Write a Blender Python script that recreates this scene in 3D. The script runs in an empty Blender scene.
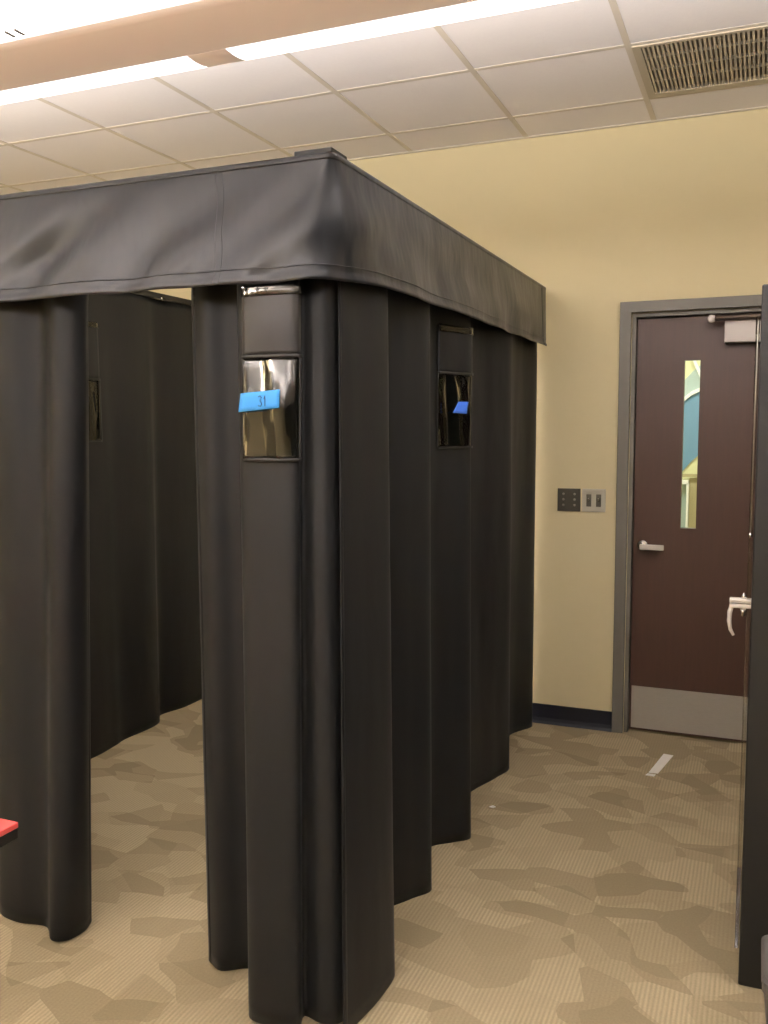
import bpy, bmesh, math, random
from mathutils import Vector, noise

random.seed(4)
S = bpy.context.scene
C = S.collection
S.view_settings.view_transform = 'Standard'
S.view_settings.look = 'None'
S.view_settings.exposure = 0.0
S.view_settings.gamma = 1.0
S.view_settings.use_curve_mapping = False

# ------------------------------------------------------------------ materials
def lin(c):
    f = lambda v: v / 12.92 if v <= 0.04045 else ((v + 0.055) / 1.055) ** 2.4
    return (f(c[0] / 255), f(c[1] / 255), f(c[2] / 255), 1.0)

class NT:
    def __init__(self, name):
        self.m = bpy.data.materials.new(name)
        self.m.use_nodes = True
        self.t = self.m.node_tree
        self.b = self.t.nodes['Principled BSDF']
        self.out = self.t.nodes['Material Output']
    def n(self, kind, **kw):
        nd = self.t.nodes.new(kind)
        for k, v in kw.items():
            if k.startswith('i_'):
                nd.inputs[k[2:].replace('_', ' ')].default_value = v
            else:
                setattr(nd, k, v)
        return nd
    def l(self, a, ao, b, bi):
        self.t.links.new(a.outputs[ao], b.inputs[bi])
    def bump(self, src, out, strength, dist, prev=None):
        bp = self.n('ShaderNodeBump')
        bp.inputs['Strength'].default_value = strength
        bp.inputs['Distance'].default_value = dist
        self.l(src, out, bp, 'Height')
        if prev: self.l(prev, 'Normal', bp, 'Normal')
        self.l(bp, 'Normal', self.b, 'Normal')
        return bp

def plain(name, col, rough=0.5, metal=0.0, spec=0.5, var=0.06, scale=20, bump=0.0, bscale=300):
    q = NT(name)
    q.b.inputs['Roughness'].default_value = rough
    q.b.inputs['Metallic'].default_value = metal
    q.b.inputs['Specular IOR Level'].default_value = spec
    tc = q.n('ShaderNodeTexCoord')
    nz = q.n('ShaderNodeTexNoise', i_Scale=scale, i_Detail=4.0)
    q.l(tc, 'Object', nz, 'Vector')
    r = q.n('ShaderNodeMapRange')
    r.inputs['To Min'].default_value = 1 - var
    r.inputs['To Max'].default_value = 1 + var
    q.l(nz, 'Fac', r, 'Value')
    mx = q.n('ShaderNodeVectorMath', operation='SCALE')
    mx.inputs[0].default_value = lin(col)[:3]
    q.l(r, 'Result', mx, 'Scale')
    q.l(mx, 'Vector', q.b, 'Base Color')
    if bump:
        n2 = q.n('ShaderNodeTexNoise', i_Scale=bscale, i_Detail=2.0)
        q.l(tc, 'Object', n2, 'Vector')
        q.bump(n2, 'Fac', bump, 0.002)
    return q.m

def emit(name, col, s):
    q = NT(name)
    q.b.inputs['Base Color'].default_value = (*col, 1)
    q.b.inputs['Emission Color'].default_value = (*col, 1)
    q.b.inputs['Emission Strength'].default_value = s
    return q.m

def fabric(name, col, rough, spec, wr):
    q = NT(name)
    q.b.inputs['Roughness'].default_value = rough
    q.b.inputs['Specular IOR Level'].default_value = spec
    q.b.inputs['Base Color'].default_value = lin(col)
    q.b.inputs['Sheen Weight'].default_value = 0.02
    q.b.inputs['Sheen Roughness'].default_value = 0.5
    tc = q.n('ShaderNodeTexCoord')
    mp = q.n('ShaderNodeMapping')
    mp.inputs['Scale'].default_value = (1, 1, 0.45)
    q.l(tc, 'Object', mp, 'Vector')
    nz = q.n('ShaderNodeTexNoise', i_Scale=6.0, i_Detail=3.0, i_Roughness=0.5)
    q.l(mp, 'Vector', nz, 'Vector')
    b1 = q.bump(nz, 'Fac', wr, 0.02)
    wv = q.n('ShaderNodeTexNoise', i_Scale=600.0, i_Detail=1.0)
    q.l(tc, 'Object', wv, 'Vector')
    q.bump(wv, 'Fac', 0.15, 0.0008, b1)
    return q.m

def carpet():
    q = NT('patterned_loop_carpet')
    q.b.inputs['Roughness'].default_value = 0.95
    q.b.inputs['Specular IOR Level'].default_value = 0.1
    tc = q.n('ShaderNodeTexCoord')
    # warp so that the patches get curved, leaf-like edges
    wn = q.n('ShaderNodeTexNoise', i_Scale=2.6, i_Detail=1.0)
    q.l(tc, 'Object', wn, 'Vector')
    ws = q.n('ShaderNodeVectorMath', operation='MULTIPLY_ADD')
    ws.inputs[1].default_value = (0.17, 0.17, 0)
    q.l(wn, 'Color', ws, 0); q.l(tc, 'Object', ws, 2)
    def cells(scale, ang, off, sx):
        mp = q.n('ShaderNodeMapping')
        mp.inputs['Rotation'].default_value = (0, 0, ang)
        mp.inputs['Location'].default_value = (off, off * .7, 0)
        mp.inputs['Scale'].default_value = (sx, 1, 0)
        q.l(ws, 'Vector', mp, 'Vector')
        v = q.n('ShaderNodeTexVoronoi', i_Scale=scale)
        v.voronoi_dimensions = '2D'
        q.l(mp, 'Vector', v, 'Vector')
        sp = q.n('ShaderNodeSeparateColor')
        q.l(v, 'Color', sp, 'Color')
        return sp
    a = cells(9.0, 0.6, 0.0, 0.72)
    b = cells(7.8, -0.5, 3.1, 0.8)
    def stepper(src, out, lo, hi, to):
        r = q.n('ShaderNodeMapRange')
        r.inputs['From Min'].default_value = lo
        r.inputs['From Max'].default_value = hi
        r.inputs['To Max'].default_value = to
        q.l(src, out, r, 'Value')
        return r
    sa = stepper(a, 'Red', 0.36, 0.85, 0.75)
    sb = stepper(b, 'Green', 0.62, 0.66, 0.5)
    mul = q.n('ShaderNodeMath', operation='ADD', use_clamp=True)
    q.l(sa, 'Result', mul, 0); q.l(sb, 'Result', mul, 1)
    # ribs along the room
    sep = q.n('ShaderNodeSeparateXYZ'); q.l(tc, 'Object', sep, 'Vector')
    mm = q.n('ShaderNodeMath', operation='MULTIPLY'); mm.inputs[1].default_value = 2 * math.pi / 0.0125
    q.l(sep, 'X', mm, 0)
    sn = q.n('ShaderNodeMath', operation='SINE'); q.l(mm, 0, sn, 0)
    inv = q.n('ShaderNodeMath', operation='SUBTRACT'); inv.inputs[0].default_value = 1.0
    q.l(mul, 0, inv, 1)
    rib = q.n('ShaderNodeMath', operation='MULTIPLY'); q.l(sn, 0, rib, 0); q.l(inv, 0, rib, 1)
    ribs = q.n('ShaderNodeMath', operation='MULTIPLY_ADD'); ribs.inputs[1].default_value = 0.13; ribs.inputs[2].default_value = 1.0
    q.l(rib, 0, ribs, 0)
    fn = q.n('ShaderNodeTexNoise', i_Scale=160.0, i_Detail=3.0); q.l(tc, 'Object', fn, 'Vector')
    fr = q.n('ShaderNodeMapRange'); fr.inputs['To Min'].default_value = 0.82; fr.inputs['To Max'].default_value = 1.18
    q.l(fn, 'Fac', fr, 'Value')
    tot = q.n('ShaderNodeMath', operation='MULTIPLY'); q.l(ribs, 0, tot, 0); q.l(fr, 'Result', tot, 1)
    mix = q.n('ShaderNodeMix', data_type='RGBA')
    q.l(mul, 0, mix, 'Factor')
    mix.inputs['A'].default_value = lin(CARPET_LIGHT)
    mix.inputs['B'].default_value = lin(CARPET_DARK)
    sc = q.n('ShaderNodeVectorMath', operation='SCALE')
    q.l(mix, 'Result', sc, 0); q.l(tot, 0, sc, 'Scale')
    q.l(sc, 'Vector', q.b, 'Base Color')
    q.bump(rib, 0, 0.35, 0.002)
    return q.m

def wood():
    q = NT('dark_cherry_veneer')
    q.b.inputs['Roughness'].default_value = 0.42
    tc = q.n('ShaderNodeTexCoord')
    mp = q.n('ShaderNodeMapping'); mp.inputs['Scale'].default_value = (14, 14, 0.8)
    q.l(tc, 'Object', mp, 'Vector')
    nz = q.n('ShaderNodeTexNoise', i_Scale=6.0, i_Detail=6.0, i_Roughness=0.6); q.l(mp, 'Vector', nz, 'Vector')
    cr = q.n('ShaderNodeMix', data_type='RGBA')
    cr.inputs['A'].default_value = lin((54, 34, 25)); cr.inputs['B'].default_value = lin((72, 45, 34))
    q.l(nz, 'Fac', cr, 'Factor'); q.l(cr, 'Result', q.b, 'Base Color')
    return q.m

def brushed(name, col, rough, axis):
    q = NT(name)
    q.b.inputs['Metallic'].default_value = 1.0
    q.b.inputs['Roughness'].default_value = rough
    tc = q.n('ShaderNodeTexCoord')
    mp = q.n('ShaderNodeMapping'); mp.inputs['Scale'].default_value = axis
    q.l(tc, 'Object', mp, 'Vector')
    nz = q.n('ShaderNodeTexNoise', i_Scale=40.0, i_Detail=3.0); q.l(mp, 'Vector', nz, 'Vector')
    r = q.n('ShaderNodeMapRange'); r.inputs['To Min'].default_value = 0.85; r.inputs['To Max'].default_value = 1.12
    q.l(nz, 'Fac', r, 'Value')
    s = q.n('ShaderNodeVectorMath', operation='SCALE'); s.inputs[0].default_value = lin(col)[:3]
    q.l(r, 'Result', s, 'Scale'); q.l(s, 'Vector', q.b, 'Base Color')
    return q.m

def clear(name, tint, ior, rough, bump=0.0, bscale=14):
    """thin clear sheet: transparent body with a Fresnel gloss on it"""
    q = NT(name)
    q.t.nodes.remove(q.b)
    tr = q.n('ShaderNodeBsdfTransparent'); tr.inputs['Color'].default_value = (*tint, 1)
    gl = q.n('ShaderNodeBsdfGlossy'); gl.inputs['Roughness'].default_value = rough
    fr = q.n('ShaderNodeFresnel'); fr.inputs['IOR'].default_value = ior
    mx = q.n('ShaderNodeMixShader')
    q.l(fr, 0, mx, 0); q.l(tr, 0, mx, 1); q.l(gl, 0, mx, 2)
    if bump:
        tc = q.n('ShaderNodeTexCoord')
        mp = q.n('ShaderNodeMapping'); mp.inputs['Scale'].default_value = (1, 1, 0.4)
        q.l(tc, 'Object', mp, 'Vector')
        nz = q.n('ShaderNodeTexNoise', i_Scale=bscale, i_Detail=2.0); q.l(mp, 'Vector', nz, 'Vector')
        bp = q.n('ShaderNodeBump'); bp.inputs['Strength'].default_value = bump; bp.inputs['Distance'].default_value = 0.02
        q.l(nz, 'Fac', bp, 'Height'); q.l(bp, 'Normal', gl, 'Normal'); q.l(bp, 'Normal', fr, 'Normal')
    q.l(mx, 0, q.out, 'Surface')
    return q.m

CARPET_LIGHT, CARPET_DARK = (162, 147, 117), (134, 120, 93)
M = {}
M['carpet'] = carpet()
M['wall'] = plain('cream_wall_paint', (210, 197, 157), 0.75, spec=0.25, var=0.015, bump=0.08, bscale=250)
M['darkened_wall'] = plain('darkened_unseen_wall', (70, 74, 80), 0.75, spec=0.2, var=0.02)  # unseen right wall, made dark to cut light on the side valance
M['tile'] = plain('ceiling_tile', (246, 240, 238), 0.9, spec=0.1, var=0.02, scale=60, bump=0.25, bscale=180)
M['tbar'] = plain('grid_paint', (218, 208, 194), 0.6, var=0.01)
M['base'] = plain('navy_cove_base', (11, 14, 27), 0.4, var=0.05)
M['frame'] = plain('grey_door_frame_paint', (98, 94, 84), 0.45, var=0.03)
M['wood'] = wood()
M['steel'] = brushed('brushed_steel', (168, 164, 152), 0.34, (1, 1, 30))
M['chrome'] = brushed('satin_chrome', (225, 224, 220), 0.2, (1, 1, 1))
M['closer'] = plain('silver_closer_cover', (200, 192, 184), 0.4, var=0.02)
M['nickel'] = plain('satin_nickel', (226, 222, 216), 0.35, metal=0.35, var=0.02)
M['plate'] = plain('stainless_plate', (186, 182, 166), 0.4, metal=0.4, var=0.03)
M['kick'] = brushed('kick_plate_steel', (178, 174, 164), 0.42, (1, 1, 30))
M['kick'].node_tree.nodes['Principled BSDF'].inputs['Metallic'].default_value = .55
M['closer_arm'] = plain('bronze_grey_arm', (92, 80, 72), 0.35, metal=0.7)
M['black'] = fabric('black_coated_cloth', (17, 18, 19), 0.52, 0.35, 0.22)
M['valance'] = fabric('black_valance_cloth', (28, 31, 37), 0.4, 0.7, 0.6)
M['flap'] = fabric('lightened_flap_cloth', (42, 40, 39), 0.45, 0.5, 0.35)  # cover cloth with the light falling on it mixed into its colour
M['binding'] = plain('black_binding_tape', (26, 25, 24), 0.45)
M['vinyl'] = clear('clear_vinyl', (0.9, 0.89, 0.85), 1.75, 0.06, 0.6, 9)
M['vinyl_dull'] = clear('dull_clear_vinyl', (0.8, 0.8, 0.76), 1.38, 0.06, 0.5, 9)
M['glass'] = clear('door_glass', (0.96, 0.98, 0.96), 1.45, 0.0)
M['acrylic'] = clear('clear_acrylic', (0.86, 0.85, 0.82), 1.5, 0.03)
M['blue_tape'] = plain('blue_painters_tape', (66, 160, 240), 0.6, var=0.05, scale=60)
M['shaded_tape'] = plain('shaded_blue_painters_tape', (58, 112, 218), 0.6, var=0.05, scale=60)  # same blue tape, with the shade on the side window put into its colour
M['ink'] = plain('pen_ink', (24, 62, 120), 0.6)
M['white_tape'] = plain('white_tape', (250, 247, 240), 0.4, var=0.03)
M['rail'] = plain('dark_metal_rail', (48, 48, 48), 0.4, metal=0.6)
M['cabinet'] = plain('black_cabinet_steel', (13, 13, 13), 0.5, var=0.06, bump=0.1)
M['red'] = plain('red_laminate', (210, 80, 76), 0.4, var=0.03)
M['blackplastic'] = plain('black_plastic', (20, 20, 20), 0.45)
M['greybin'] = plain('grey_plastic', (80, 76, 72), 0.5, var=0.04)
M['housing'] = plain('tan_enamel_added_glow', (250, 238, 230), 0.5, var=0.01)
q_ = M['housing'].node_tree.nodes['Principled BSDF']; q_.inputs['Emission Color'].default_value = (1, .74, .60, 1); q_.inputs['Emission Strength'].default_value = .2   # glow added to brighten the opaque lamp body
M['lens'] = emit('lit_lens', (1.0, 0.97, 0.96), 2.0)
M['tube'] = emit('fluorescent_tube', (1.0, 0.93, 0.84), 3.0)
M['slot'] = plain('grey_clip', (120, 110, 100), 0.5)
M['vent'] = plain('vent_enamel', (186, 174, 152), 0.5, var=0.02)
M['vent_back'] = plain('dark_duct', (136, 122, 100), 0.8)
M['plate_dark'] = brushed('dark_steel_plate', (96, 94, 86), 0.42, (1, 1, 20))
M['hall'] = plain('pale_green_hall_paint', (222, 222, 176), 0.7, var=0.02)
M['hall_blue'] = plain('blue_hall_paint', (104, 150, 182), 0.6, var=0.03)
M['hall_grey'] = plain('grey_green_hall_paint', (170, 190, 186), 0.6, var=0.03)
M['hall_white'] = plain('white_hall_trim', (244, 246, 240), 0.5, var=0.01)
M['hall_tan'] = plain('tan_hall_paint', (176, 166, 126), 0.6, var=0.03)
M['hallfloor'] = plain('hall_floor', (150, 140, 120), 0.4)

# ------------------------------------------------------------------ geometry helpers
def box(bm, a, b, bev=0.0):
    x0, y0, z0 = (min(a[i], b[i]) for i in range(3)); x1, y1, z1 = (max(a[i], b[i]) for i in range(3))
    r = bmesh.ops.create_cube(bm, size=1.0)
    vs = r['verts']
    for v in vs:
        v.co = Vector((x0 + (v.co.x + .5) * (x1 - x0), y0 + (v.co.y + .5) * (y1 - y0), z0 + (v.co.z + .5) * (z1 - z0)))
    if bev:
        es = list({e for v in vs for e in v.link_edges})
        bmesh.ops.bevel(bm, geom=es, offset=bev, segments=3, profile=0.6, affect='EDGES')

def tube(bm, pts, r, seg=10, cap=True):
    pts = [Vector(p) for p in pts]
    rs = r if isinstance(r, (list, tuple)) else [r] * len(pts)
    rings = []
    up = Vector((0.13, 0.31, 0.94))
    for i, p in enumerate(pts):
        d = (pts[min(i + 1, len(pts) - 1)] - pts[max(i - 1, 0)]).normalized()
        a = d.cross(up)
        if a.length < .05: a = d.cross(Vector((1, 0, 0)))
        a.normalize(); b = d.cross(a)
        rings.append([bm.verts.new(p + (a * math.cos(2 * math.pi * k / seg) + b * math.sin(2 * math.pi * k / seg)) * rs[i]) for k in range(seg)])
    for i in range(len(rings) - 1):
        for k in range(seg):
            bm.faces.new((rings[i][k], rings[i][(k + 1) % seg], rings[i + 1][(k + 1) % seg], rings[i + 1][k]))
    if cap:
        bm.faces.new(rings[0][::-1]); bm.faces.new(rings[-1])

def lathe(bm, axis_pt, prof, axis='Z', seg=24):
    """prof: list of (radius, height) about an axis through axis_pt"""
    o = Vector(axis_pt); rings = []
    for r, h in prof:
        ring = []
        for k in range(seg):
            c, s = math.cos(2 * math.pi * k / seg) * r, math.sin(2 * math.pi * k / seg) * r
            d = {'Z': (c, s, h), 'Y': (c, h, s), 'X': (h, c, s)}[axis]
            ring.append(bm.verts.new(o + Vector(d)))
        rings.append(ring)
    for i in range(len(rings) - 1):
        for k in range(seg):
            bm.faces.new((rings[i][k], rings[i][(k + 1) % seg], rings[i + 1][(k + 1) % seg], rings[i + 1][k]))
    bm.faces.new(rings[0][::-1]); bm.faces.new(rings[-1])

def prism(bm, poly, y0, y1):
    """polygon given in (x, z), extruded from y0 to y1"""
    a = [bm.verts.new((x, y0, z)) for x, z in poly]; b = [bm.verts.new((x, y1, z)) for x, z in poly]
    n = len(poly)
    bm.faces.new(a[::-1]); bm.faces.new(b)
    for i in range(n):
        bm.faces.new((a[i], a[(i + 1) % n], b[(i + 1) % n], b[i]))

def grid(bm, rows):
    vs = [[bm.verts.new(p) for p in r] for r in rows]
    for i in range(len(vs) - 1):
        for j in range(len(vs[0]) - 1):
            bm.faces.new((vs[i][j], vs[i][j + 1], vs[i + 1][j + 1], vs[i + 1][j]))

def obj(name, bm, mat, parent=None, smooth=False, thick=0.0, off=0.0):
    bmesh.ops.recalc_face_normals(bm, faces=bm.faces) if not thick else None
    if parent is not None:
        bmesh.ops.translate(bm, verts=bm.verts, vec=-world_loc(parent))
    me = bpy.data.meshes.new(name); bm.to_mesh(me); bm.free()
    me.materials.append(mat)
    if smooth:
        for p in me.polygons: p.use_smooth = True
    o = bpy.data.objects.new(name, me); C.objects.link(o)
    if parent is not None: o.parent = parent
    if thick:
        md = o.modifiers.new('thickness', 'SOLIDIFY'); md.thickness = thick; md.offset = off
    return o

def world_loc(o):
    v = Vector((0, 0, 0))
    while o is not None:
        v += o.location; o = o.parent
    return v

def thing(name, label, cat, loc, group=None):
    o = bpy.data.objects.new(name, None); C.objects.link(o)
    o.location = loc; o.empty_display_size = 0.1
    return tag(o, label, cat, group)

def tag(o, label, cat, group=None):
    o['label'] = label; o['category'] = cat
    if group: o['group'] = group
    return o

def struct(name, bm, mat, parent=None, **k):
    o = obj(name, bm, mat, parent, **k)
    if parent is None: o['kind'] = 'structure'
    return o

def BM(): return bmesh.new()

def boxobj(name, a, b, mat, parent=None, bev=0.0, smooth=False):
    bm = BM(); box(bm, a, b, bev); return obj(name, bm, mat, parent, smooth)

# ------------------------------------------------------------------ room
XL, XR, YN, YW, ZC = -4.8, 4.4, -3.6, 4.595, 2.98
DX0, DX1, DZ = -0.572, 0.342, 2.072          # door opening
FX0, FX1, FZ = -0.648, 0.418, 2.146          # frame outside

bm = BM(); box(bm, (XL - .1, YN - .1, -0.08), (XR + .1, YW + .15, 0)); struct('floor', bm, M['carpet'])

bm = BM()   # door wall with the opening
box(bm, (XL, YW, 0), (DX0 - .02, YW + .14, 3.1)); box(bm, (DX1 + .02, YW, 0), (XR, YW + .14, 3.1)); box(bm, (DX0 - .02, YW, DZ + .02), (DX1 + .02, YW + .14, 3.1))
struct('wall_back', bm, M['wall'])
for nm, a, b in (('wall_left', (XL - .1, YN, 0), (XL, YW, 3.1)), ('wall_right', (XR, YN, 0), (XR + .1, YW, 3.1)), ('wall_front', (XL, YN - .1, 0), (XR, YN, 3.1))):
    bm = BM(); box(bm, a, b); struct(nm, bm, M['darkened_wall' if nm == 'wall_right' else 'wall'])

bm = BM()   # cove base: upright strip with a curved toe
for x0, x1 in ((XL, FX0), (FX1, XR)):
    pr = [(0, 0.10), (-.004, 0.098), (-.006, 0.03), (-.010, 0.012), (-.020, 0.002), (-.020, 0), (0, 0)]
    a = [bm.verts.new((x0, YW + y, z)) for y, z in pr]; b = [bm.verts.new((x1, YW + y, z)) for y, z in pr]
    for i in range(len(pr)):
        j = (i + 1) % len(pr); bm.faces.new((a[i], a[j], b[j], b[i]))
    bm.faces.new(a[::-1]); bm.faces.new(b)
struct('baseboard_back', bm, M['base'])

# ceiling: lay-in tiles on a T-bar grid
T = 0.6115; GX, GY = -0.509, 3.657
gx = [GX + k * T for k in range(-8, 10) if XL < GX + k * T < XR]
gy = [GY + k * T for k in range(-13, 3) if YN < GY + k * T < YW]
VX0, VY0 = GX, GY
bm = BM()
ex = [XL] + gx + [XR]; ey = [YN] + gy + [YW]
for i in range(len(ex) - 1):
    for j in range(len(ey) - 1):
        if abs(ex[i] - VX0) < .01 and abs(ey[j] - VY0) < .01: continue
        box(bm, (ex[i] + .008, ey[j] + .008, ZC + .0005), (ex[i + 1] - .008, ey[j + 1] - .008, ZC + .02))
box(bm, (XL, YN, ZC + .06), (XR, YW, ZC + .1))
struct('ceiling', bm, M['tile'])
bm = BM()
for x in gx: box(bm, (x - .012, YN, ZC - .0012), (x + .012, YW, ZC + .004))
for y in gy: box(bm, (XL, y - .012, ZC - .0011), (XR, y + .012, ZC + .0038))
box(bm, (XL, YW - .022, ZC - .0034), (XR, YW, ZC + .004))
struct('trim_1', bm, M['tbar'])

# ------------------------------------------------------------------ door
door = bpy.data.objects.new('door_1', None); C.objects.link(door); door.location = (DX0, YW, 0); door['kind'] = 'structure'
bm = BM()   # hollow-metal frame: face, rebate and stop
for (a, b) in (((FX0, YW - .02, 0), (DX0 - .022, YW + .14, FZ)), ((DX1 + .022, YW - .02, 0), (FX1, YW + .14, FZ)), ((FX0, YW - .0201, DZ + .022), (FX1, YW + .1401, FZ + .0005)), ((DX0 - .03, YW + .004, 0), (DX0, YW + .139, DZ + .03)), ((DX1, YW + .004, 0), (DX1 + .03, YW + .139, DZ + .03)), ((DX0 - .03, YW + .0041, DZ), (DX1 + .03, YW + .1391, DZ + .03))):
    box(bm, a, b, 0.003)
box(bm, (DX0 - .001, YW + .085, 0), (DX0 + .016, YW + .139, DZ)); box(bm, (DX1 - .016, YW + .085, 0), (DX1 + .001, YW + .139, DZ)); box(bm, (DX0, YW + .085, DZ - .016), (DX1, YW + .139, DZ + .001))
obj('door_frame', bm, M['frame'], door)
ly0, ly1 = YW + .035, YW + .08
wx0, wx1, wz0, wz1 = -0.352, -0.268, 1.042, 1.868
bm = BM()
box(bm, (DX0 + .004, ly0, .012), (wx0, ly1, DZ - .005)); box(bm, (wx1, ly0, .012), (DX1 - .004, ly1, DZ - .005))
box(bm, (wx0, ly0, .012), (wx1, ly1, wz0)); box(bm, (wx0, ly0, wz1), (wx1, ly1, DZ - .005))
obj('door_leaf', bm, M['wood'], door)
bm = BM(); fr = .006
box(bm, (wx0, ly0 - .003, wz0), (wx0 + fr, ly1, wz1)); box(bm, (wx1 - fr, ly0 - .003, wz0), (wx1, ly1, wz1)); box(bm, (wx0, ly0 - .003, wz0), (wx1, ly1, wz0 + fr)); box(bm, (wx0, ly0 - .003, wz1 - fr), (wx1, ly1, wz1))
lite = obj('window_frame', bm, M['wood'], door)
bm = BM(); box(bm, (wx0 + .002, ly0 + .018, wz0 + .002), (wx1 - .002, ly0 + .023, wz1 - .002)); obj('window_pane', bm, M['glass'], door)
kp = boxobj('kick_plate', (DX0 + .012, ly0 - .002, .022), (DX1 - .012, ly0, .238), M['kick'], door)
hx, hz = -0.522, 0.955
bm = BM(); lathe(bm, (hx, ly0, hz), [(.026, 0), (.026, -.006), (.022, -.010), (.011, -.012), (.011, -.05)], 'Y'); h = obj('door_handle', bm, M['chrome'], door, smooth=False)
bm = BM(); box(bm, (hx - .008, ly0 - .062, hz - .014), (hx + .106, ly0 - .046, hz + .012), .004); obj('lever', bm, M['nickel'], h)
cl = BM(); box(cl, (-.168, ly0 - .06, 1.935), (.12, ly0 - .0005, 2.035), .004); clo = obj('door_closer', cl, M['closer'], door)
bm = BM(); tube(bm, [(-.225, ly0 - .075, 2.045), (.0, ly0 - .072, 2.048), (.14, ly0 - .07, 2.05)], [.011, .012, .014], 10)
tube(bm, [(-.225, ly0 - .075, 2.052), (-.1, ly0 - .04, 2.058), (.05, ly0 - .02, 2.06)], .008, 8)
arm = obj('closer_arm', bm, M['closer_arm'], door, smooth=True)
bm = BM(); lathe(bm, (-.226, ly0 - .075, 2.046), [(.004, -.02), (.015, -.016), (.018, 0), (.015, .014), (.004, .018)]); obj('arm_knuckle', bm, M['closer'], arm, smooth=True)
for z in (.25, 1.05, 1.85):
    bm = BM(); tube(bm, [(DX1 - .001, ly0 - .008, z - .055), (DX1 - .001, ly0 - .008, z + .055)], .007, 10); obj('hinge', bm, M['steel'], door)

# hallway seen through the door's window
HY = 6.9
bm = BM(); box(bm, (-2.4, YW + .15, -.08), (1.4, HY + .1, -.001)); box(bm, (-2.4, YW + .14, 3.0), (1.4, HY + .1, 3.1)); struct('floor_hall', bm, M['hallfloor'])
bm = BM(); box(bm, (-2.4, HY, 0), (1.4, HY + .1, 3.0)); box(bm, (-2.5, YW + .14, 0), (-2.4, HY, 3.0)); box(bm, (1.4, YW + .14, 0), (1.5, HY, 3.0)); struct('wall_hall', bm, M['hall'])
k = HY / (YW + .055)
def hp(px, z):   # a point of the door's window carried on to the hallway wall
    return (px * k, 1.55 + (z - 1.55) * k)
mur = tag(thing('wall_panel', '', 'x', (-.45, HY - .02, 0)), 'blue and grey painted wall shapes with white edging seen through the door window', 'wall panel')
W0, W1 = wx0 - .12, wx1 + .12
def zz(p): return 1.86 - (p - 362) * (0.818 / 168)       # picture row in the window -> height at the door
def hpoly(pts): return [hp(x, z) for x, z in pts]
bm = BM(); prism(bm, hpoly([(W0, zz(388)), (-.345, zz(381)), (-.31, zz(373)), (-.27, zz(366)), (W1, zz(345)), (W1, zz(380)), (-.27, zz(391)), (-.31, zz(395)), (-.345, zz(401)), (W0, zz(420))]), HY - .012, HY - .001); obj('grey_field', bm, M['hall_grey'], mur)
bm = BM(); prism(bm, hpoly([(W0, zz(420)), (-.345, zz(401)), (-.31, zz(395)), (-.27, zz(391)), (W1, zz(380)), (W1, zz(430)), (-.27, zz(455)), (-.31, zz(463)), (-.345, zz(472)), (W0, zz(490))]), HY - .012, HY - .001); obj('blue_field', bm, M['hall_blue'], mur)
bm = BM(); prism(bm, hpoly([(W0, zz(415)), (-.345, zz(398)), (-.31, zz(392)), (-.27, zz(388.5)), (W1, zz(378)), (W1, zz(381)), (-.27, zz(392)), (-.31, zz(396)), (-.345, zz(402)), (W0, zz(421))]), HY - .03, HY - .013); obj('white_edging', bm, M['hall_white'], mur)
bm = BM(); prism(bm, hpoly([(-.33, zz(352)), (-.315, zz(352)), (-.262, zz(378)), (-.262, zz(385))]), HY - .03, HY - .0128); obj('white_edging', bm, M['hall_white'], mur)
cas = thing('display_window', 'white framed interior window with pale blue pane low in the door window view', 'window', (-.45, HY - .06, 0))
bm = BM()
prism(bm, hpoly([(W0, zz(480)), (-.312, zz(480)), (-.312, zz(484)), (W0, zz(484))]), HY - .08, HY - .001); prism(bm, hpoly([(-.320, zz(483)), (-.310, zz(483)), (-.310, zz(545)), (-.320, zz(545))]), HY - .08, HY - .001)
obj('window_frame', bm, M['hall_white'], cas)
bm = BM(); prism(bm, hpoly([(W0, zz(484)), (-.32, zz(484)), (-.32, zz(545)), (W0, zz(545))]), HY - .03, HY - .0012); obj('pane', bm, M['hall_grey'], cas)
bm = BM(); prism(bm, hpoly([(-.309, zz(478)), (W1, zz(476)), (W1, zz(545)), (-.309, zz(545))]), HY - .025, HY - .0005); prism(bm, hpoly([(W0, zz(474)), (W1, zz(474)), (W1, zz(477)), (W0, zz(477))]), HY - .05, HY - .0255)
tag(obj('wall_rail', bm, M['hall_tan']), 'tan wainscot panel and rail at the foot of the door window view', 'panel')

# ------------------------------------------------------------------ switch plates
def plate(x0, x1, z0, z1, mat, label):
    t = thing('switch_plate', label, 'light switch', ((x0 + x1) / 2, YW, (z0 + z1) / 2))
    boxobj('cover', (x0, YW - .007, z0), (x1, YW, z1), mat, t, .002); return t
p1 = plate(-.942, -.826, 1.118, 1.234, M['plate_dark'], 'dark steel control plate with six small buttons, left of the switch pair')
for cx in (-.912, -.856):
    for cz in (1.15, 1.178, 1.206):
        bm = BM(); lathe(bm, (cx, YW - .007, cz), [(.006, 0), (.006, -.002), (.004, -.0035)], 'Y', 12); obj('button', bm, M['steel'], p1, True)
p2 = plate(-.818, -.702, 1.118, 1.234, M['plate'], 'brighter steel switch plate with two toggles, beside the door frame')
for cx in (-.784, -.736):
    tg = boxobj('toggle_surround', (cx - .012, YW - .0085, 1.145), (cx + .012, YW - .006, 1.207), M['plate_dark'], p2, .001)
    bm = BM(); tube(bm, [(cx, YW - .008, 1.176), (cx, YW - .022, 1.186)], [.006, .0045], 8); obj('toggle', bm, M['chrome'], tg, True)

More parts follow.
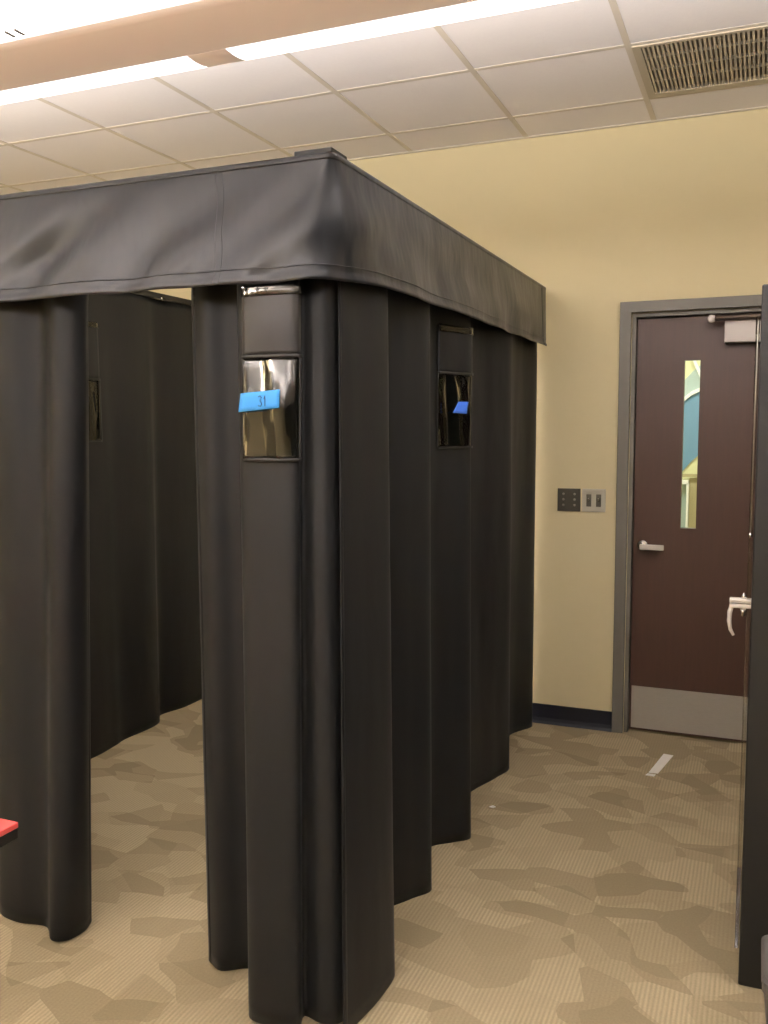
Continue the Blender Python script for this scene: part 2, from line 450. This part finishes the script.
# ------------------------------------------------------------------ ceiling vent
v = thing('ceiling_vent', 'slatted return air grille set into the ceiling tiles', 'vent', (VX0 + T / 2, VY0 + T / 2, ZC))
vx0, vx1, vy0, vy1 = VX0 + .012, VX0 + T - .012, VY0 + .012, VY0 + T - .012
bm = BM(); fw = .032
box(bm, (vx0, vy0, ZC - .006), (vx0 + fw, vy1, ZC + .012)); box(bm, (vx1 - fw, vy0, ZC - .006), (vx1, vy1, ZC + .012)); box(bm, (vx0 + fw, vy0, ZC - .006), (vx1 - fw, vy0 + .02, ZC + .012)); box(bm, (vx0 + fw, vy1 - .055, ZC - .006), (vx1 - fw, vy1, ZC + .012))
obj('frame', bm, M['vent'], v)
boxobj('duct_backing', (vx0, vy0, ZC + .013), (vx1, vy1, ZC + .016), M['vent_back'], v)
n = 31
for i in range(n):
    x = vx0 + fw + (i + .5) * (vx1 - vx0 - 2 * fw) / n
    bm = BM(); a = [(x - .0048, ZC - .004), (x + .0036, ZC - .004), (x + .005, ZC + .010), (x - .003, ZC + .010)]
    prism(bm, a, vy0 + .02, vy1 - .055); obj('slat', bm, M['vent'], v)
for q_ in range(1, 4):
    y = vy0 + .02 + q_ * (vy1 - vy0 - .075) / 4
    boxobj('cross_bar', (vx0 + fw, y - .003, ZC + .000), (vx1 - fw, y + .003, ZC + .0125), M['vent'], v)

# ------------------------------------------------------------------ pendant lights
def pendant(yc, label, up_power, x_joint, slots):
    zb = 2.49; K = .832
    t = thing('pendant_light', label, 'ceiling light', (x_joint, yc, zb), None)
    x0, x1 = XL + .15, 1.55
    def strip(xa, xb, prof, name, mat):
        bm = BM(); nx = 2
        rows = [[(xa + (xb - xa) * i / (nx - 1), yc + y * K, zb + z * K) for y, z in prof] for i in range(nx)]
        grid(bm, rows); return obj(name, bm, mat, t, smooth=True, thick=.003)
    body = [(-.150, .048), (-.146, .022), (-.12, .012), (-.06, .002), (0, 0), (.06, .002), (.12, .012), (.146, .022), (.150, .048)]
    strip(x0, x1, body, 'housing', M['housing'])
    wing = [(.150, .022), (.19, .020), (.23, .023), (.265, .030), (.292, .042)]
    mir = [(-y, z) for y, z in wing]
    js = [x_joint + k_ * 2.45 for k_ in (-2, -1, 0, 1, 2)]
    edges = [x0] + [j for j in js if x0 + .3 < j < x1 - .3] + [x1]
    for i in range(len(edges) - 1):
        a = edges[i] + (.058 if i else 0); b = edges[i + 1] - (.058 if i < len(edges) - 2 else 0)
        strip(a, b, wing, 'lens', M['lens'])
        ar = bpy.data.lights.new('uplight', 'AREA'); ar.shape = 'RECTANGLE'; ar.size = b - a; ar.size_y = .2
        ar.energy = up_power * (b - a); ar.color = (1.0, .975, .975)
        lo = bpy.data.objects.new('uplight', ar); C.objects.link(lo); lo.rotation_euler = (math.pi, 0, 0)
        lo.location = Vector(((a + b) / 2, yc, zb + .045)) - t.location; lo.parent = t
    for j in edges[1:-1]:
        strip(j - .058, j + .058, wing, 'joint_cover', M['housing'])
    ls = strip(x0, x1, mir, 'lens', M['lens'])
    if slots:
        for sx in slots:
            bm = BM(); box(bm, (sx - .003, yc - .175, zb + .013), (sx + .003, yc - .145, zb + .0185)); obj('slot', bm, M['slot'], ls)
    for cxx in (x0 + .6, x_joint + 1.6, x1 - .6):
        bm = BM(); tube(bm, [(cxx, yc, zb + .01), (cxx, yc, ZC - .002)], .0015, 6); obj('cable', bm, M['steel'], t)
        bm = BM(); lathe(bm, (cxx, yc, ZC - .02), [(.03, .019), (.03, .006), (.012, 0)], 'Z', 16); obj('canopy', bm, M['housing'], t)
    return t
UP = 55.0
pendant(1.945, 'long tan pendant fixture with glowing white lens strips, hung in front of the curtained booth', UP, -1.345, [-1.69, -1.72])
pendant(-1.1, 'long tan pendant fixture with glowing lens strips, hung nearer the front of the room', UP * 1.15, -1.345, None)

hl = bpy.data.lights.new('hall_fill_light', 'AREA'); hl.shape = 'RECTANGLE'; hl.size = 2.4; hl.size_y = .6; hl.energy = 75; hl.color = (1, .97, .9)  # unseen area light, added to brighten the hallway behind the door
ho = bpy.data.objects.new('hall_fill_light', hl); C.objects.link(ho); ho.location = (-.5, 5.75, 2.97)

# ------------------------------------------------------------------ booth: rails, valance, curtains
fr_ = thing('booth_frame', 'dark metal rail frame carrying the black valance and curtains', 'frame', (-1.04, 2.15, 2.2))
boxobj('front_rail', (XL, 2.132, 2.205), (-1.03, 2.168, 2.232), M['rail'], fr_, .002)
boxobj('side_rail', (-1.06, 2.168, 2.205), (-1.03, YW, 2.232), M['rail'], fr_, .002)
boxobj('partition_rail', (-2.885, 2.168, 2.205), (-2.855, YW, 2.232), M['rail'], fr_, .002)
bm = BM(); box(bm, (-1.118, 2.112, 2.2335), (-1.012, 2.205, 2.2465), .003); obj('corner_plate', bm, M['rail'], fr_)
for y in (3.62, 3.92, 4.2):
    bm = BM(); lathe(bm, (-2.848, y, 2.2), [(.002, .012), (.006, .008), (.006, -.004), (.002, -.008)], 'Z', 10); obj('curtain_glide', bm, M['chrome'], fr_, True)

# valance
def vpath(u):
    """u in [0,1]: top point, bottom point, outward direction"""
    Lf, Lc, Ls = 3.62, .26, 2.2
    tot = Lf + Lc + Ls; s = u * tot
    if s < Lf:
        f = s / Lf
        return Vector((XL + .03 + f * (-1.03 - XL - .03), 2.112, 2.234)), Vector((XL + .03 + f * (-1.03 - XL - .03) - .105 * f ** 14, 2.046, 1.913)), Vector((0, -1, 0))
    if s < Lf + Lc:
        a = (s - Lf) / Lc * math.pi / 2
        tp = Vector((-1.03 + .022 * math.sin(a), 2.112 + .022 * (1 - math.cos(a)), 2.234))
        bt = Vector((-1.135 + .158 * math.sin(a), 2.046 + .316 * (1 - math.cos(a)), 1.913 + .013 * a))
        return tp, bt, Vector((math.sin(a), -math.cos(a), 0))
    f = (s - Lf - Lc) / Ls
    return Vector((-1.008, 2.134 + f * (4.545 - 2.134), 2.234)), Vector((-.977 - .026 * f, 2.362 + f * (4.545 - 2.362), 1.934 + .012 * f)), Vector((1, 0, 0))

def vpoint(u, h, off=0.0):
    tp, bt, d = vpath(u)
    p = tp.lerp(bt, h)
    q = Vector((p.x, p.y, p.z))
    w = math.sin(math.pi * min(1, max(0, h)) ** .8)
    fold = noise.noise(Vector((q.x * 5.0 - q.z * 5.6, q.y * 3.6 - q.z * 3.4, q.z * 2.2))) * (.042 if d.y < -.5 else .022) + .006
    fold += noise.noise(Vector((q.x * 8 - q.z * 6, q.y * 6 + 3, q.z * 3))) * (.012 if d.y < -.5 else .006)
    lip = .004 if h > .97 else 0
    return p + d * (fold * min(1, h * 1.6) * min(1, (1 - u) * 14) + lip + off)
val = thing('valance', 'black cloth valance band around the top of the booth', 'valance', (-1.04, 2.15, 1.92))
bm = BM(); NU, NV = 620, 34
grid(bm, [[vpoint(i / NU, j / NV) for j in range(NV + 1)] for i in range(NU + 1)])
obj('band', bm, M['valance'], val, True, .003)
def vstrip(u0, u1, h0, h1, off, n_, m_, name, thick=.0015):
    bm = BM(); grid(bm, [[vpoint(u0 + (u1 - u0) * i / n_, h0 + (h1 - h0) * j / m_, off) for j in range(m_ + 1)] for i in range(n_ + 1)])
    return obj(name, bm, M['valance'], val, True, thick)
def uofx(x):
    return min((abs((vpath(i / 4000)[0].x + vpath(i / 4000)[1].x) / 2 - x), i / 4000) for i in range(2200))[1]
def uat(x, h):
    return min((abs(vpoint(i / 4000, h).x - x), i / 4000) for i in range(2450))[1]
ua, ub = uat(-1.343, .02), uat(-1.303, 1.0)
bm = BM(); grid(bm, [[vpoint(ua + (ub - ua) * j / 34 + k_ * .0018, j / 34, .0016 if k_ else -.0005) for j in range(35)] for k_ in (-1, 0, 1)])
obj('seam', bm, M['valance'], val, True, .0006)
vstrip(0, 1, .875, .885, .0025, 620, 2, 'stitching')
vstrip(0, 1, .0, .05, .0022, 620, 3, 'top_binding', .001)
vstrip(.985, 1, .0, 1, .001, 4, 34, 'end_hem')

# curtains
def catmull(pts, t):
    n_ = len(pts) - 1
    x = min(max(t, 0), 1) * n_; i = min(int(x), n_ - 1); f = x - i
    p0 = pts[max(i - 1, 0)]; p1 = pts[i]; p2 = pts[i + 1]; p3 = pts[min(i + 2, n_)]
    return tuple(.5 * ((2 * p1[k_]) + (-p0[k_] + p2[k_]) * f + (2 * p0[k_] - 5 * p1[k_] + 4 * p2[k_] - p3[k_]) * f * f + (-p0[k_] + 3 * p1[k_] - 3 * p2[k_] + p3[k_]) * f ** 3) for k_ in range(2))

class Curtain:
    def __init__(self, bot, top, z0=.008, z1=2.2, side=1, seed=0, amp=.006, pw=1.0, back=(0, 0)):
        self.back = back
        self.b, self.t, self.z0, self.z1, self.side, self.seed, self.amp, self.pw = bot, top, z0, z1, side, seed, amp, pw
        N = 900; ds = [0]; last = None
        for i in range(N + 1):
            p = catmull(self.b, i / N)
            if last: ds.append(ds[-1] + math.dist(p, last))
            last = p
        self.L = ds[-1]; self.ds = ds; self.N = N
    def tofs(self, s):
        s = min(max(s, 0), 1) * self.L
        lo, hi = 0, self.N
        while hi - lo > 1:
            m = (lo + hi) // 2
            if self.ds[m] <= s: lo = m
            else: hi = m
        d = self.ds[hi] - self.ds[lo]
        return (lo + (s - self.ds[lo]) / d if d else lo) / self.N
    def P(self, s, z):
        t = self.tofs(s); f = ((z - self.z0) / (self.z1 - self.z0)); f = min(max(f, 0), 1) ** self.pw
        a = catmull(self.b, t); b = catmull(self.t, t)
        nz = noise.noise(Vector((s * self.L * 6 + self.seed, z * 1.3, self.seed))) * self.amp + noise.noise(Vector((s * self.L * 16 + self.seed, z * 3.5, self.seed + 5))) * self.amp * .3
        g = min(max((z - 1.9) / .3, 0), 1)
        return Vector((a[0] + (b[0] - a[0]) * f + nz * .7 + self.back[0] * g, a[1] + (b[1] - a[1]) * f - nz * .7 + self.back[1] * g, z))
    def Nn(self, s, z):
        e = .004
        d = self.P(s + e, z) - self.P(s - e, z); d.z = 0; d.normalize()
        return Vector((d.y, -d.x, 0)) * self.side
    def sof(self, x, y, z=0.0):
        return min(((self.P(i / 800, z).x - x) ** 2 + (self.P(i / 800, z).y - y) ** 2, i / 800) for i in range(801))[1]
    def patch(self, s0, s1, z0, z1, off, name, mat, parent, nu=16, nv=16, bulge=0.0, thick=.0012, ripple=0.0):
        bm = BM(); rows = []
        for i in range(nu + 1):
            r = []
            for j in range(nv + 1):
                s = s0 + (s1 - s0) * i / nu; z = z0 + (z1 - z0) * j / nv
                w = math.sin(math.pi * i / nu) * math.sin(math.pi * j / nv)
                r.append(self.P(s, z) + self.Nn(s, z) * (off + bulge * w + ripple * math.sin(i / nu * 2 * math.pi * 1.6 + 1.2 + j / nv * 1.1)))
            rows.append(r)
        grid(bm, rows)
        return obj(name, bm, mat, parent, True, thick)

def make_curtain(c, label, group, hems=(False, False)):
    p = c.P(.5, 0)
    t = thing('curtain', label, 'curtain', (p.x, p.y, c.z0), group)
    bm = BM(); nu = max(40, int(c.L / .011)); nv = 60
    grid(bm, [[c.P(i / nu, c.z0 + (c.z1 - c.z0) * j / nv) for j in range(nv + 1)] for i in range(nu + 1)])
    obj('panel', bm, M['black'], t, True, .003)
    w = .018 / c.L
    if hems[0]: c.patch(0, w, c.z0, c.z1, .002, 'side_hem', M['black'], t, 2, 60, 0, .0006)
    if hems[1]: c.patch(1 - w, 1, c.z0, c.z1, .002, 'side_hem', M['black'], t, 2, 60, 0, .0006)
    return t

def make_pocket(c, t, s0, s1, z0, z1, zt, flap='flap', vin='vinyl'):
    """clear vinyl window sewn on the cloth, with the rolled cover above it"""
    fl = c.patch(s0, s1, z1 + .004, zt, .008, 'window_cover', M[flap], t, 16, 14, .006, .004)
    c.patch(s0 + .01 * (s1 - s0), s1, zt - .022, zt + .004, .013, 'clear_fold', M['vinyl'], fl, 16, 4, .003)
    w = c.patch(s0, s1, z0, z1, .006, 'clear_window', M[vin], t, 48, 26, .006, .0008, .0048)
    bw = .006
    c.patch(s0, s1, z1 - .003, z1 + bw, .012, 'binding', M['binding'], w, 16, 2, 0, .003)
    c.patch(s0, s1, z0 - bw, z0 + .003, .009, 'binding', M['binding'], w, 16, 2, 0, .003)
    ww = (s1 - s0) * .035
    c.patch(s0 - ww * .3, s0 + ww * .7, z0, z1, .009, 'binding', M['binding'], w, 2, 16, 0, .003)
    c.patch(s1 - ww * .7, s1 + ww * .3, z0, z1, .009, 'binding', M['binding'], w, 2, 16, 0, .003)
    return w

G = 'black booth curtains'
# front curtain gathered at the corner (carries the numbered window)
bot = [(-1.428, 2.112), (-1.37, 2.082), (-1.31, 2.118), (-1.245, 2.125), (-1.208, 2.05), (-1.195, 1.945), (-1.14, 1.925), (-1.055, 1.945), (-1.058, 1.995), (-1.0, 1.985), (-.955, 2.015), (-.95, 2.12)]
top = [(-1.452, 2.135), (-1.395, 2.118), (-1.35, 2.14), (-1.305, 2.145), (-1.29, 2.125), (-1.279, 2.098), (-1.20, 2.088), (-1.108, 2.096), (-1.122, 2.15), (-1.09, 2.165), (-1.065, 2.185), (-1.06, 2.30)]
cf = Curtain(bot, top, seed=1, amp=.004, back=(-.01, .035))
tf = make_curtain(cf, 'black curtain gathered at the booth corner, with the window taped in blue and marked 31', G, (True, False))
s0, s1 = cf.sof(-1.187, 1.945), cf.sof(-1.063, 1.945)
s0 += .017 / cf.L; s1 += .017 / cf.L
make_pocket(cf, tf, s0, s1, 1.468, 1.728, 1.905)
# side curtain running back to the wall
bot = [(-.925, 1.955), (-.905, 2.10), (-.902, 2.24), (-.945, 2.30), (-1.045, 2.42), (-1.062, 2.55), (-1.01, 2.65), (-.966, 2.735), (-1.04, 2.82), (-1.085, 2.92), (-1.07, 3.03), (-1.01, 3.09), (-.957, 3.155), (-1.04, 3.25), (-1.10, 3.40), (-1.08, 3.58), (-1.03, 3.74), (-1.0, 3.885), (-1.08, 4.0), (-1.12, 4.16), (-1.105, 4.34), (-1.04, 4.48), (-1.06, 4.54)]
top = [(-1.05, 2.225), (-1.04, 2.30), (-1.012, 2.46), (-1.04, 2.50), (-1.065, 2.53), (-1.07, 2.60), (-1.04, 2.71), (-1.012, 2.83), (-1.045, 2.90), (-1.065, 2.96), (-1.06, 3.06), (-1.035, 3.16), (-1.008, 3.27), (-1.045, 3.36), (-1.065, 3.45), (-1.06, 3.60), (-1.03, 3.75), (-1.01, 3.90), (-1.045, 4.0), (-1.065, 4.16), (-1.06, 4.33), (-1.035, 4.46), (-1.045, 4.54)]
cs = Curtain(bot, top, seed=7, amp=.005, pw=.85, back=(-.01, 0))
ts = make_curtain(cs, 'long black side curtain running from the booth corner back to the cream wall', G, (True, True))
s2, s3 = cs.sof(-1.055, 3.045), cs.sof(-.972, 3.135)
_d = s3 - s2; s2 -= .20 * _d; s3 += .22 * _d
make_pocket(cs, ts, s2, s3, 1.475, 1.738, 1.905, 'black', 'vinyl_dull')
# front curtain left of the opening
bot = [(-2.84, 2.15), (-2.74, 2.08), (-2.64, 2.14), (-2.54, 2.08), (-2.44, 2.14), (-2.33, 2.085), (-2.25, 2.115), (-2.17, 2.07), (-2.09, 2.062), (-2.0, 2.075), (-1.93, 2.022), (-1.885, 2.04), (-1.872, 2.10), (-1.89, 2.15)]
top = [(-2.84, 2.16), (-2.74, 2.11), (-2.64, 2.15), (-2.54, 2.11), (-2.44, 2.15), (-2.30, 2.11), (-2.22, 2.14), (-2.13, 2.105), (-2.06, 2.11), (-1.98, 2.15), (-1.89, 2.10), (-1.84, 2.11), (-1.815, 2.14), (-1.83, 2.17)]
ca = Curtain(bot, top, seed=13, amp=.005, back=(0, .035))
make_curtain(ca, 'black front curtain drawn to the left of the booth opening', G, (False, True))
# inner partition
bot = [(-2.87, 2.24), (-2.82, 2.40), (-2.91, 2.56), (-2.83, 2.74), (-2.90, 2.93), (-2.88, 3.10), (-2.835, 3.28), (-2.845, 3.45), (-2.86, 3.55), (-2.842, 3.72), (-2.86, 3.82), (-2.925, 3.92), (-2.89, 4.08), (-2.885, 4.26), (-2.92, 4.40), (-2.87, 4.55)]
top = [(-2.87, 2.24), (-2.85, 2.40), (-2.88, 2.56), (-2.85, 2.74), (-2.88, 2.93), (-2.875, 3.10), (-2.86, 3.28), (-2.865, 3.45), (-2.87, 3.55), (-2.865, 3.72), (-2.87, 3.82), (-2.885, 3.92), (-2.875, 4.08), (-2.87, 4.26), (-2.88, 4.40), (-2.87, 4.55)]
cp = Curtain(bot, top, z0=.012, z1=2.204, seed=21, amp=.005)
tp_ = make_curtain(cp, 'black inner curtain dividing the booth, seen through the opening', G)
make_pocket(cp, tp_, cp.sof(-2.84, 3.24), cp.sof(-2.84, 3.43), 1.49, 1.77, 2.03, 'black')

# blue tape on the windows
def tape_on(c, corners, off, label, name='tape', mat='blue_tape'):
    """corners: (s, z) bl, br, tr, tl"""
    bm = BM(); rows = []
    for i in range(9):
        r = []
        for j in range(5):
            a, b = i / 8, j / 4
            s = (corners[0][0] * (1 - a) + corners[1][0] * a) * (1 - b) + (corners[3][0] * (1 - a) + corners[2][0] * a) * b
            z = (corners[0][1] * (1 - a) + corners[1][1] * a) * (1 - b) + (corners[3][1] * (1 - a) + corners[2][1] * a) * b
            r.append(c.P(s, z) + c.Nn(s, z) * off)
        rows.append(r)
    grid(bm, rows)
    t = tag(obj(name, bm, M[mat], None, True, .0006), label, 'tape', 'pieces of blue tape on the curtain windows')
    return t
ds = s1 - s0
tape1 = tape_on(cf, [(s0 - .02 * ds, 1.588), (s0 + .68 * ds, 1.598), (s0 + .69 * ds, 1.644), (s0 + .02 * ds, 1.636)], .0215, 'bright blue tape strip marked 31 on the front curtain window')
def stroke(pts):
    bm = BM(); P3 = []
    for a, z in pts:
        s = s0 + a * ds
        P3.append(cf.P(s, z) + cf.Nn(s, z) * .0224)
    tube(bm, P3, .0011, 6); return bm
th = [(.30, 1.626), (.335, 1.629), (.36, 1.624), (.345, 1.618), (.325, 1.616), (.35, 1.614), (.365, 1.607), (.34, 1.602), (.30, 1.604)]
obj('numeral', stroke(th), M['ink'], tape1); obj('numeral', stroke([(.405, 1.620), (.425, 1.629), (.425, 1.616), (.425, 1.602)]), M['ink'], tape1)
d2 = s3 - s2
tape_on(cs, [(s2 + .38 * d2, 1.598), (s2 + .76 * d2, 1.594), (s2 + .80 * d2, 1.638), (s2 + .54 * d2, 1.638)], .0215, 'small blue tape strip, darkened as if shaded, on the side curtain window', mat='shaded_tape')

# ------------------------------------------------------------------ tape and scrap on the floor
ft = thing('floor_tape', 'white tape strip stuck to the carpet in front of the door', 'tape', (-.37, 4.2, 0))
def quad(bm, pts, z0, z1):
    a = [bm.verts.new((x, y, z0)) for x, y in pts]; b = [bm.verts.new((x, y, z1)) for x, y in pts]
    bm.faces.new(a[::-1]); bm.faces.new(b)
    for i in range(len(pts)): j = (i + 1) % len(pts); bm.faces.new((a[i], a[j], b[j], b[i]))
bm = BM(); quad(bm, [(-.412, 4.085), (-.372, 4.088), (-.328, 4.345), (-.372, 4.352)], .0005, .0022); obj('strip', bm, M['white_tape'], ft)
bm = BM(); quad(bm, [(-.421, 4.05), (-.385, 4.047), (-.380, 4.072), (-.415, 4.073)], .0005, .0022); obj('torn_end', bm, M['white_tape'], ft)
bm = BM(); quad(bm, [(-.972, 3.462), (-.955, 3.458), (-.948, 3.472), (-.962, 3.480)], .0005, .003); tag(obj('paper_scrap', bm, M['white_tape']), 'tiny white paper scrap on the carpet beside the side curtain', 'paper scrap')

# ------------------------------------------------------------------ black cabinet with clear door at the right edge
cb = thing('equipment_cabinet', 'tall black cabinet with clear door at the right edge of the view', 'cabinet', (.3, 2.85, 0))
cx0, cy0, cx1, cy1, ct = -.007, 2.577, .62, 3.15, 1.912
bm = BM(); tk = .03
box(bm, (cx0, cy0, 0), (cx1, cy0 + tk, ct), .006); box(bm, (cx0, cy1 - tk, 0), (cx1, cy1, ct), .006)
box(bm, (cx0 + .001, cy0 + tk * .5, ct - .035), (cx1 - .001, cy1 - tk * .5, ct - .003)); box(bm, (cx0 + .001, cy0 + tk * .5, .0), (cx1 - .001, cy1 - tk * .5, .06)); box(bm, (cx1 - .02, cy0 + tk * .5, .0), (cx1 - .001, cy1 - tk * .5, ct - .003))
obj('body', bm, M['cabinet'], cb, True)
for z in (.45, .85, 1.25, 1.6):
    boxobj('shelf', (cx0 + .03, cy0 + tk, z), (cx1 - .02, cy1 - tk, z + .018), M['cabinet'], cb)
gd = boxobj('clear_door', (-.0195, 2.615, .085), (-.0095, 3.12, 1.835), M['acrylic'], cb, .001)
hb = BM(); box(hb, (-.062, 2.612, 1.068), (-.004, 2.642, 1.079), .003); box(hb, (-.062, 2.612, 1.054), (-.004, 2.642, 1.065), .003); box(hb, (-.030, 2.618, 1.05), (-.020, 2.636, 1.083))
hd = obj('door_handle', hb, M['nickel'], gd)
bm = BM(); lathe(bm, (-.026, 2.627, 1.078), [(.006, 0), (.007, .006), (.004, .014), (.002, .017)], 'Z', 12); obj('lock_knob', bm, M['chrome'], hd, True)
bm = BM(); tube(bm, [(-.056, 2.627, 1.058), (-.0605, 2.626, 1.04), (-.0615, 2.625, 1.015), (-.058, 2.624, .992), (-.049, 2.623, .976)], [.006, .0065, .006, .005, .0035], 10); obj('lever', bm, M['nickel'], hd, True)
bm = BM(); tube(bm, [(-.027, 2.627, 1.052), (-.027, 2.627, 1.03)], [.008, .005], 10); obj('lock_barrel', bm, M['chrome'], hd, True)
bm = BM(); tube(bm, [(-.0148, 2.606, 1.26), (-.0142, 2.606, 1.55), (-.0135, 2.608, 1.80), (-.0125, 2.615, 1.825)], .0022, 8); rod = obj('pull_rod', bm, M['steel'], gd, True)
bm = BM(); lathe(bm, (-.0148, 2.606, 1.256), [(.002, -.007), (.0055, -.003), (.0055, .003), (.002, .007)], 'Z', 10); obj('bead', bm, M['chrome'], rod, True)

# grey bin at the lower right
wb = thing('waste_bin', 'lidded grey plastic bin in the lower right corner beside the black cabinet', 'bin', (.19, 2.2, 0))
def rr(z, hw, hd_, r=.03):
    pts = []
    for sx, sy, a0 in ((1, 1, 0), (-1, 1, 90), (-1, -1, 180), (1, -1, 270)):
        for k_ in range(6):
            a = math.radians(a0 + 18 * k_); pts.append((.19 + sx * (hw - r) + r * math.cos(a), 2.2 + sy * (hd_ - r) + r * math.sin(a), z))
    return pts
def loft(bm, rings, closed=True):
    R_ = [[bm.verts.new(p) for p in r] for r in rings]
    for i in range(len(R_) - 1):
        for k_ in range(len(R_[0])):
            j = (k_ + 1) % len(R_[0]); bm.faces.new((R_[i][k_], R_[i][j], R_[i + 1][j], R_[i + 1][k_]))
    bm.faces.new(R_[0][::-1]); bm.faces.new(R_[-1])
BH = .30
bm = BM(); loft(bm, [rr(.001, .115, .09), rr(.012, .117, .092), rr(BH - .02, .142, .11), rr(BH - .02, .1455, .1135), rr(BH - .002, .146, .114)])
obj('bucket', bm, M['greybin'], wb)
bm = BM(); loft(bm, [rr(BH - .002, .147, .115), rr(BH + .006, .147, .115), rr(BH + .012, .140, .108), rr(BH + .014, .10, .07)])
obj('lid', bm, M['greybin'], wb)

# ------------------------------------------------------------------ red-topped table at the left edge
tb = thing('side_table', 'red topped table whose corner reaches in at the left edge', 'table', (-1.72, 1.12, 0))
tx0, tx1, ty0, ty1 = -2.05, -1.389, .86, 1.376
boxobj('tabletop', (tx0, ty0, .728), (tx1, ty1, .74), M['red'], tb, .002)
boxobj('edge_band', (tx0 + .001, ty0 + .001, .705), (tx1 - .001, ty1 - .001, .728), M['blackplastic'], tb, .002)
for lx in (tx0 + .06, tx1 - .16):
    for ly in (ty0 + .06, ty1 - .12):
        bm = BM(); tube(bm, [(lx, ly, 0), (lx, ly, .02), (lx, ly, .706)], [.02, .016, .016], 12); obj('leg', bm, M['blackplastic'], tb, True)

# ------------------------------------------------------------------ world and camera
w = bpy.data.worlds.new('World'); S.world = w; w.use_nodes = True
w.node_tree.nodes['Background'].inputs['Color'].default_value = (1, .95, .88, 1)
w.node_tree.nodes['Background'].inputs['Strength'].default_value = 0.02

F, YAW, PITCH, ROLL = 905.9, 0.392379, -0.0941526, -0.00384376
cam = bpy.data.cameras.new('camera'); co = bpy.data.objects.new('camera', cam); C.objects.link(co)
cam.sensor_fit = 'VERTICAL'; cam.sensor_height = 36.0; cam.lens = F / 1024 * 36.0
cam.clip_start = .02
from mathutils import Matrix
fw_ = Vector((-math.sin(YAW) * math.cos(PITCH), math.cos(YAW) * math.cos(PITCH), math.sin(PITCH)))
r0 = Vector((math.cos(YAW), math.sin(YAW), 0)); u0 = r0.cross(fw_)
rt = r0 * math.cos(ROLL) + u0 * math.sin(ROLL); up = -r0 * math.sin(ROLL) + u0 * math.cos(ROLL)
co.matrix_world = Matrix(((rt.x, up.x, -fw_.x, 0), (rt.y, up.y, -fw_.y, 0), (rt.z, up.z, -fw_.z, 1.55), (0, 0, 0, 1)))
S.camera = co
